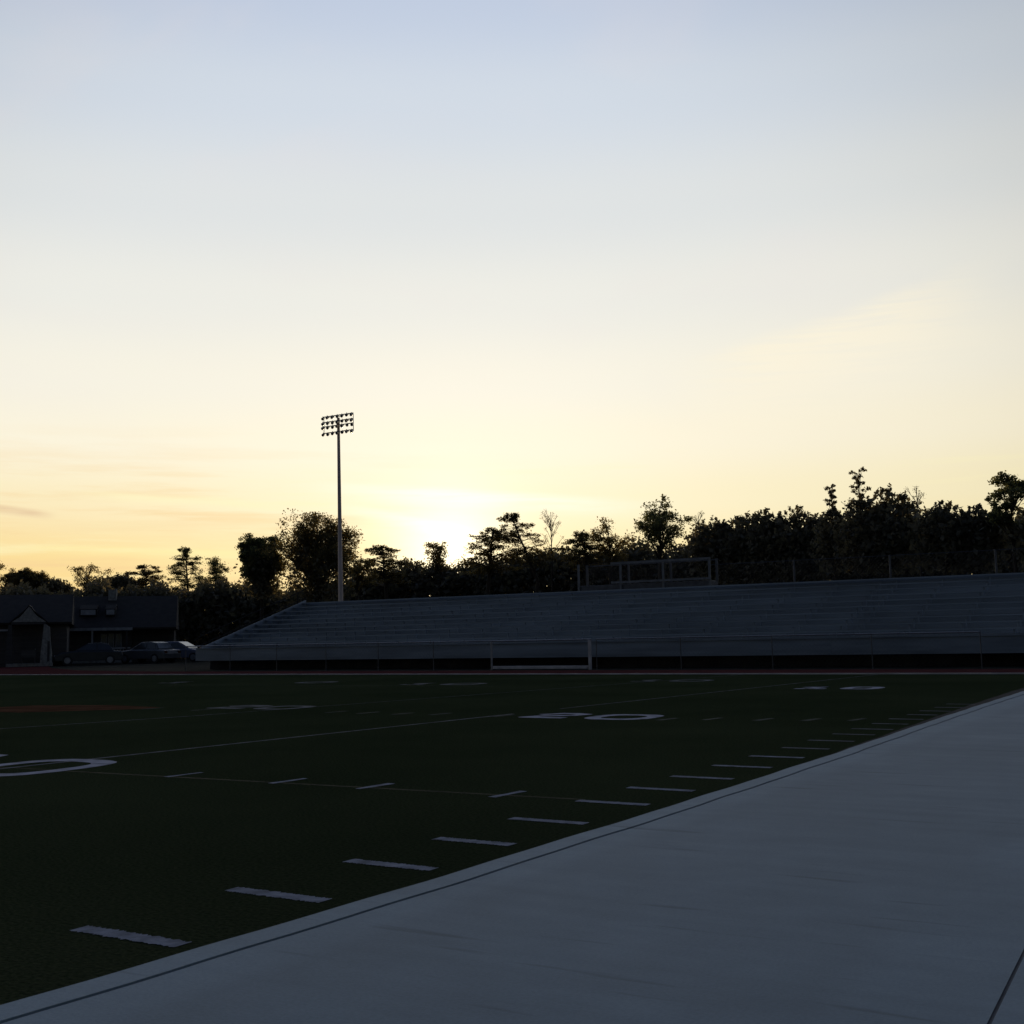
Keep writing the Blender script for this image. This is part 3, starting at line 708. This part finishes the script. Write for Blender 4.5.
def tree(X, Y, Ht, W, zb, kind, label, seed):
    rs = np.random.RandomState(seed); rg = random.Random(seed)
    nm = {'pine': 'pine_tree', 'lean': 'pine_tree', 'bare': 'bare_tree', 'bush': 'bushy_tree'}.get(kind, 'broadleaf_tree')
    t = thing(nm, label, 'tree', (X, Y, 0), 0, 'trees behind the stand and the houses')
    W = W * {'round': 1.22, 'oak': 1.25, 'airy': 1.35, 'pine': 1.4, 'lean': 1.35, 'bush': 1.1}.get(kind, 1)
    ch = Ht - zb; r = W / 2; cl = []                     # sprays: (x, y, z, rx, rz, leaves, solid?)
    lean = 0.0
    def blob(cx, cy, cz, rx, rz, n): cl.append((cx, cy, cz, rx, rz, n))
    if kind == 'round':
        cz, hz = zb + ch * .56, ch * .46
        for i in range(34):                              # main boughs, each with its own sub-clumps
            u = ball(rs, 1, .3)[0]; q = .74
            bx, by, bz = u[0] * r * q, u[1] * r * q, cz + u[2] * hz * q
            br = r * rs.uniform(.26, .42)
            for k in range(11):
                v = ball(rs, 1, .35)[0] * br
                blob(bx + v[0], by + v[1], bz + v[2] * .8, br * rs.uniform(.22, .40), br * rs.uniform(.16, .30), 85)
        blob(0, 0, zb + ch * .34, r * .62, ch * .30, 1500); blob(0, 0, zb + ch * .05, r * .55, ch * .14, 700)
    elif kind == 'oak':
        cz, hz = zb + ch * .58, ch * .40
        for i in range(24):
            u = ball(rs, 1, .3)[0]; bx, by, bz = u[0] * r * .80, u[1] * r * .80, cz + u[2] * hz
            for k in range(5):
                v = ball(rs, 1, .4)[0] * r * .26
                blob(bx + v[0], by + v[1], bz + v[2] * .7, r * rs.uniform(.07, .15), r * rs.uniform(.05, .10), 52)
    elif kind == 'airy':
        sx = rg.uniform(-.25, .25)
        for i in range(17):
            u = ball(rs, 1, .45)[0]; f = rg.uniform(0, 1) ** .8; e = 1 - .55 * f ** 1.5; bx, by, bz = (u[0] * .9 * e + sx * (f - .4)) * r, u[1] * r * .8 * e, zb + ch * (.03 + .90 * f)
            for k in range(5):
                v = ball(rs, 1, .4)[0] * r * .3
                blob(bx + v[0], by + v[1], bz + v[2] * .6, r * rs.uniform(.08, .17), r * rs.uniform(.04, .09), 42)
    elif kind in ('pine', 'lean'):
        lean = .42 if kind == 'lean' else rg.uniform(-.15, .15)
        nb = 34 if kind == 'pine' else 30
        for i in range(nb):
            f = min(1, (i + rg.uniform(-1.5, 1.5)) / (nb - 1)); f = max(0, f)
            env = r * (1.0 if f < .45 else 1.0 - .62 * ((f - .45) / .55) ** 1.5)
            a = i * 2.4 + rg.uniform(-.7, .7); q = env * rg.uniform(.25, .92)
            ax = -lean * ch * (f - .4)
            bx, by, bz = ax + math.cos(a) * q, math.sin(a) * q, zb + ch * (.02 + .93 * f) - .10 * q
            for k in range(6):
                e = rg.uniform(-.55, .45) * env * .6
                blob(bx + math.cos(a) * e + rg.uniform(-.1, .1) * r, by + math.sin(a) * e, bz + rg.uniform(-.045, .05) * ch + abs(e) * .08, env * rg.uniform(.09, .19), ch * rg.uniform(.016, .042), 46)
        for k in range(4): blob(-lean * ch * .55 + rg.uniform(-.12, .12) * r, 0, zb + ch * rg.uniform(.90, .985), r * .10, ch * .022, 26)
    elif kind == 'bare':
        for i in range(20):
            f = rg.uniform(.35, 1); a = rg.uniform(0, 2 * PI); q = r * (1.25 - .6 * f) * rg.uniform(.2, 1)
            blob(math.cos(a) * q, math.sin(a) * q, zb + ch * f * .97, r * .16, r * .14, 12)
    elif kind == 'spire':
        for i in range(60):
            f = rg.uniform(0, .66); rr = r * 1.25 * (1.05 - f) ** .7; a = rg.uniform(0, 2 * PI); q = rg.uniform(.2, .95)
            blob(math.cos(a) * rr * q, math.sin(a) * rr * q, zb + ch * f, r * rg.uniform(.12, .25), r * rg.uniform(.10, .2), 75)
        for i in range(13):                              # the ragged leader with short side sprays
            f = .62 + .37 * i / 12; a = i * 2.6; q = r * rg.uniform(.12, .55) * (1.35 - f) * 1.5
            blob(math.cos(a) * q, math.sin(a) * q, zb + ch * f + .06 * q, r * .10, r * .07, 34)
            blob(math.cos(a) * q * .4, math.sin(a) * q * .4, zb + ch * (f - .01), r * .05, r * .07, 14)
        blob(0, 0, zb + ch * .2, r * .8, ch * .24, 1500)
    else:                                                # bush: dense dome with a feathery outline
        for i in range(22):
            u = ball(rs, 1, .22)[0]
            bx, by = u[0] * r * 1.15, u[1] * r * 1.0; bz = zb + ch * (.40 + .46 * u[2]) if u[2] > -.3 else zb + ch * .3 * rs.rand()
            for k in range(6):
                v = ball(rs, 1, .35)[0] * r * .34
                blob(bx + v[0], by + v[1], bz + v[2] * .8, r * rs.uniform(.07, .17), r * rs.uniform(.07, .17), 48)
        blob(0, 0, zb + ch * .34, r * .85, ch * .34, 2600)
        for i in range(26):
            a = rg.uniform(0, 2 * PI); q = rg.uniform(0, 1.1)
            blob(math.cos(a) * q * r, math.sin(a) * q * r, zb + ch * (rg.uniform(.84, .99) - .22 * q * q), r * .05, r * .10, 16)
    # trunk and limbs
    b = MB(); r0 = max(.09, min(.22, W * .045))
    top = zb + ch * (.62 if kind not in ('pine', 'lean', 'spire', 'bare') else .95)
    tp = [(0, 0, -.2)] + [(-lean * ch * ((zb * .55 + (top - zb * .55) * k / 4 - zb) / ch - .4) * (1 if k > 0 else .6) + rg.uniform(-.04, .04) * W * .3, rg.uniform(-.05, .05) * W * .3, zb * .55 + (top - zb * .55) * k / 4) for k in range(5)]
    rr_ = [r0, r0 * .85, r0 * .7, r0 * .5, r0 * .33, r0 * .14]
    b.path(tp, rr_, n=7)
    def on_trunk(z):
        for (p, q) in zip(tp, tp[1:]):
            if p[2] <= z <= q[2]:
                f = (z - p[2]) / (q[2] - p[2] + 1e-6); return tuple(p[i] + (q[i] - p[i]) * f for i in range(3))
        return tp[-1] if z > tp[-1][2] else tp[0]
    small = [c for c in cl if c[5] < 500]
    for i, c in enumerate(small):
        reach = math.hypot(c[0], c[1])
        drop = .15 * reach if kind in ('pine', 'lean') else .75 * reach + .12 * ch
        s_ = on_trunk(max(zb * .75, min(top, c[2] - drop)))
        mid = tuple(s_[k] + (c[k] - s_[k]) * .55 + rg.uniform(-.06, .06) * r + (.06 * r if k == 2 else 0) for k in range(3))
        rb = r0 * .26 if i % 5 == 0 or kind == 'bare' else .016
        b.path([s_, mid, c[:3]], [rb, rb * .6, .008], n=4)
        if kind == 'bare':
            for k in range(5):
                u = ball(rs, 1, .4)[0]; e = (c[0] + u[0] * c[3] * 1.6, c[1] + u[1] * c[3], c[2] + abs(u[2]) * c[4] * 2)
                b.tube(mid if k % 2 else c[:3], e, .010, .005, n=3, cap=False)
    b.build('trunk', 'bark', t, fix=False)
    size = {'round': .080, 'oak': .085, 'airy': .075, 'pine': .085, 'lean': .08, 'bare': .05, 'spire': .085, 'bush': .10}[kind] * (.82 + .0022 * math.hypot(X, Y))
    P = []; Q = []
    for c in cl:
        cp_ = 1.15 if kind == 'round' else 1.5
        u = rs.normal(0, .62, size=(c[5], 3)).clip(-cp_, cp_) * np.array([c[3], c[3], c[4]]) + np.array(c[:3])
        (Q if c[5] >= 500 else P).append(u)
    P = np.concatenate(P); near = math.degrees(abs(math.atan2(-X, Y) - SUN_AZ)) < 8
    lm = 'leaf_sun_tint' if (near or X < -95) and kind != 'bush' else ('leaf_dark' if kind in ('bush', 'spire') else 'leaf_olive')  # backlight tint given by the sun's bearing; far-left trees get it too
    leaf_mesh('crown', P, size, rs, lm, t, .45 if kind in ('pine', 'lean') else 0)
    if Q: leaf_mesh('inner_crown', np.concatenate(Q), size * 2.0, rs, 'leaf_dark', t)
    return t
# x, y, height, crown width, crown base, kind of tree, what it looks like
TREES = [
    (-122.9, 86.0, 11.0, 5.1, 6.7, 'airy', 'feathery bare-topped tree at the far left edge of the treeline'),
    (-112.9, 82.7, 9.5, 4.0, 6.5, 'round', 'small rounded tree behind the gabled porch house'),
    (-111.2, 85.0, 8.7, 3.3, 6.3, 'bush', 'low bushy tree just right of the porch house roof peak'),
    (-105.1, 84.8, 9.9, 4.4, 6.9, 'airy', 'open tree with gaps of sky above the middle of the low house roof'),
    (-99.3, 83.9, 8.5, 3.9, 6.1, 'bush', 'low dark dome of leaves between the open tree and the flat topped pine'),
    (-97.5, 86.0, 9.5, 3.8, 6.2, 'pine', 'flat topped pine rising over the right end of the low house roof'),
    (-91.1, 85.6, 10.9, 3.3, 6.1, 'pine', 'layered pine with thin separate branches, left one of a touching pair'),
    (-89.1, 87.7, 9.7, 3.3, 6.6, 'airy', 'small spreading tree leaning right, right one of a touching pair'),
    (-63.2, 66.8, 9.7, 3.2, 5.0, 'round', 'slim loose crowned tree touching the left side of the biggest round tree'),
    (-58.9, 68.0, 11.1, 6.1, 3.6, 'round', 'biggest round crowned tree, directly behind the light tower pole'),
    (-59.8, 73.8, 7.8, 2.7, 5.3, 'airy', 'small ragged tree at the right foot of the biggest round tree'),
    (-61.2, 79.1, 9.1, 3.6, 6.1, 'pine', 'squat flat pine right of the light tower'),
    (-60.4, 85.9, 9.8, 3.2, 6.3, 'airy', 'tiny airy tree standing in front of the sunset glow'),
    (-49.6, 77.5, 9.7, 3.7, 6.2, 'pine', 'wide layered pine beside the sunset glow'),
    (-46.5, 77.1, 10.7, 3.0, 6.6, 'lean', 'tall leaning pine with tufted branches right of the sunset glow'),
    (-47.1, 82.5, 11.3, 2.2, 7.3, 'bare', 'thin nearly bare sapling with a single straight stem'),
    (-42.5, 79.4, 9.0, 3.9, 6.4, 'pine', 'low spreading pine left of the round open oak'),
    (-41.7, 82.0, 10.1, 3.4, 7.0, 'airy', 'ragged tree with a side shoot, above the viewing platform end'),
    (-34.1, 74.6, 10.5, 4.0, 6.1, 'oak', 'round open tree with clumped leaves standing above the viewing platform'),
    (-34.0, 81.2, 10.1, 1.6, 8.0, 'bare', 'faint twiggy tree just right of the round open tree'),
    (-29.8, 74.2, 8.9, 2.6, 5.1, 'bush', 'dense bushy tree at the left end of the tall hedge of trees'),
    (-27.8, 74.0, 9.1, 2.5, 5.0, 'bush', 'dense bushy tree, second from the left in the tall hedge of trees'),
    (-26.0, 73.5, 9.3, 2.4, 4.9, 'bush', 'dense bushy tree in the middle of the tall hedge of trees'),
    (-23.9, 73.2, 9.2, 2.7, 4.8, 'bush', 'dense bushy tree at the right end of the tall hedge of trees'),
    (-20.5, 69.0, 9.7, 1.9, 5.3, 'spire', 'dark tree with a short forked top, left of the tallest spike'),
    (-18.5, 67.5, 10.3, 2.4, 5.2, 'spire', 'dark tree whose narrow spike is the tallest point of the right treeline'),
    (-17.1, 67.9, 9.3, 2.7, 5.1, 'bush', 'broad dark tree with a lumpy top right of the tallest spike'),
    (-16.4, 72.2, 9.7, 1.8, 6.4, 'bare', 'pale bare branched tree rising out of the dark trees on the right'),
    (-13.9, 66.6, 8.1, 2.4, 4.9, 'bush', 'dark rounded tree right of the pale bare one'),
    (-12.2, 66.9, 7.8, 2.0, 4.8, 'bush', 'dark low tree between the rounded tree and the open tree at the right edge'),
    (-10.2, 65.2, 9.3, 2.5, 5.4, 'oak', 'open airy tree at the right edge of the treeline'),
    (-8.5, 65.5, 7.7, 2.4, 4.6, 'bush', 'dense dark tree cut off by the right edge of the picture'),
]
for i, (x, y, ht, wd, zb, kind, lab) in enumerate(TREES): tree(x, y, ht, wd, zb, kind, lab, 100 + i)

# the wood behind them reads as one dark mass
prof = [(-100, 45, 6.2), (-90.7, 58.7, 6.2), (-88.2, 62.4, 6.0), (-86.1, 65.2, 6.1), (-85.4, 66.1, 6.0), (-82.9, 69.2, 6.3), (-80.8, 71.7, 6.3), (-79.6, 73.0, 6.1), (-78.0, 74.7, 6.5), (-75.3, 77.5, 6.4), (-74.6, 78.1, 5.8), (-74.2, 82.4, 5.9), (-69.8, 83.8, 6.6), (-67.5, 84.6, 7.1), (-66.2, 85.0, 7.6), (-61.5, 86.2, 7.8), (-57.8, 87.0, 8.1), (-53.2, 87.8, 8.2), (-49.6, 88.2, 8.1), (-45.9, 88.6, 8.3), (-43.2, 88.7, 8.7), (-38.8, 88.8, 8.5), (-37.1, 88.7, 9.2), (-33.6, 88.5, 9.5), (-29.5, 88.1, 9.3), (-26.2, 87.6, 9.8), (-22.4, 86.8, 9.8), (-18.7, 85.9, 8.8), (-12.3, 83.6, 8.5), (-8.8, 82.0, 8.1), (0, 80, 8.0), (12, 78, 8.0)]
rs = np.random.RandomState(3); P = []; S = []
for (xa, ya, za), (xb, yb, zb_) in zip(prof, prof[1:]):
    l = math.hypot(xb - xa, yb - ya); nx, ny = -(yb - ya) / l, (xb - xa) / l
    for dens, top, size, thick in ((560, 1.0, .14, .9), (620, .96, .20, 1.1), (800, .90, .29, 1.3)):
        n = int(l * dens); f = rs.rand(n)
        lump = .7 * np.sin(f * l * .8 + xa * 2) + .5 * np.sin(f * l * 1.7 + xa) + .35 * np.sin(f * l * 4.3 + ya) + .2 * np.sin(f * l * 9.1)
        zt = (za + (zb_ - za) * f + lump * .5) * top
        u = rs.rand(n) ** (.35 if size < .2 else .8)
        off = rs.normal(0, thick, n)
        P.append(np.stack([xa + (xb - xa) * f + nx * off, ya + (yb - ya) * f + ny * off, zt * u + rs.normal(0, .12, n)], 1)); S.append(np.full(n, size))
wood = leaf_mesh('woodland', np.concatenate(P), np.concatenate(S), rs, 'leaf_dark', None)
struct(wood, 'stuff')
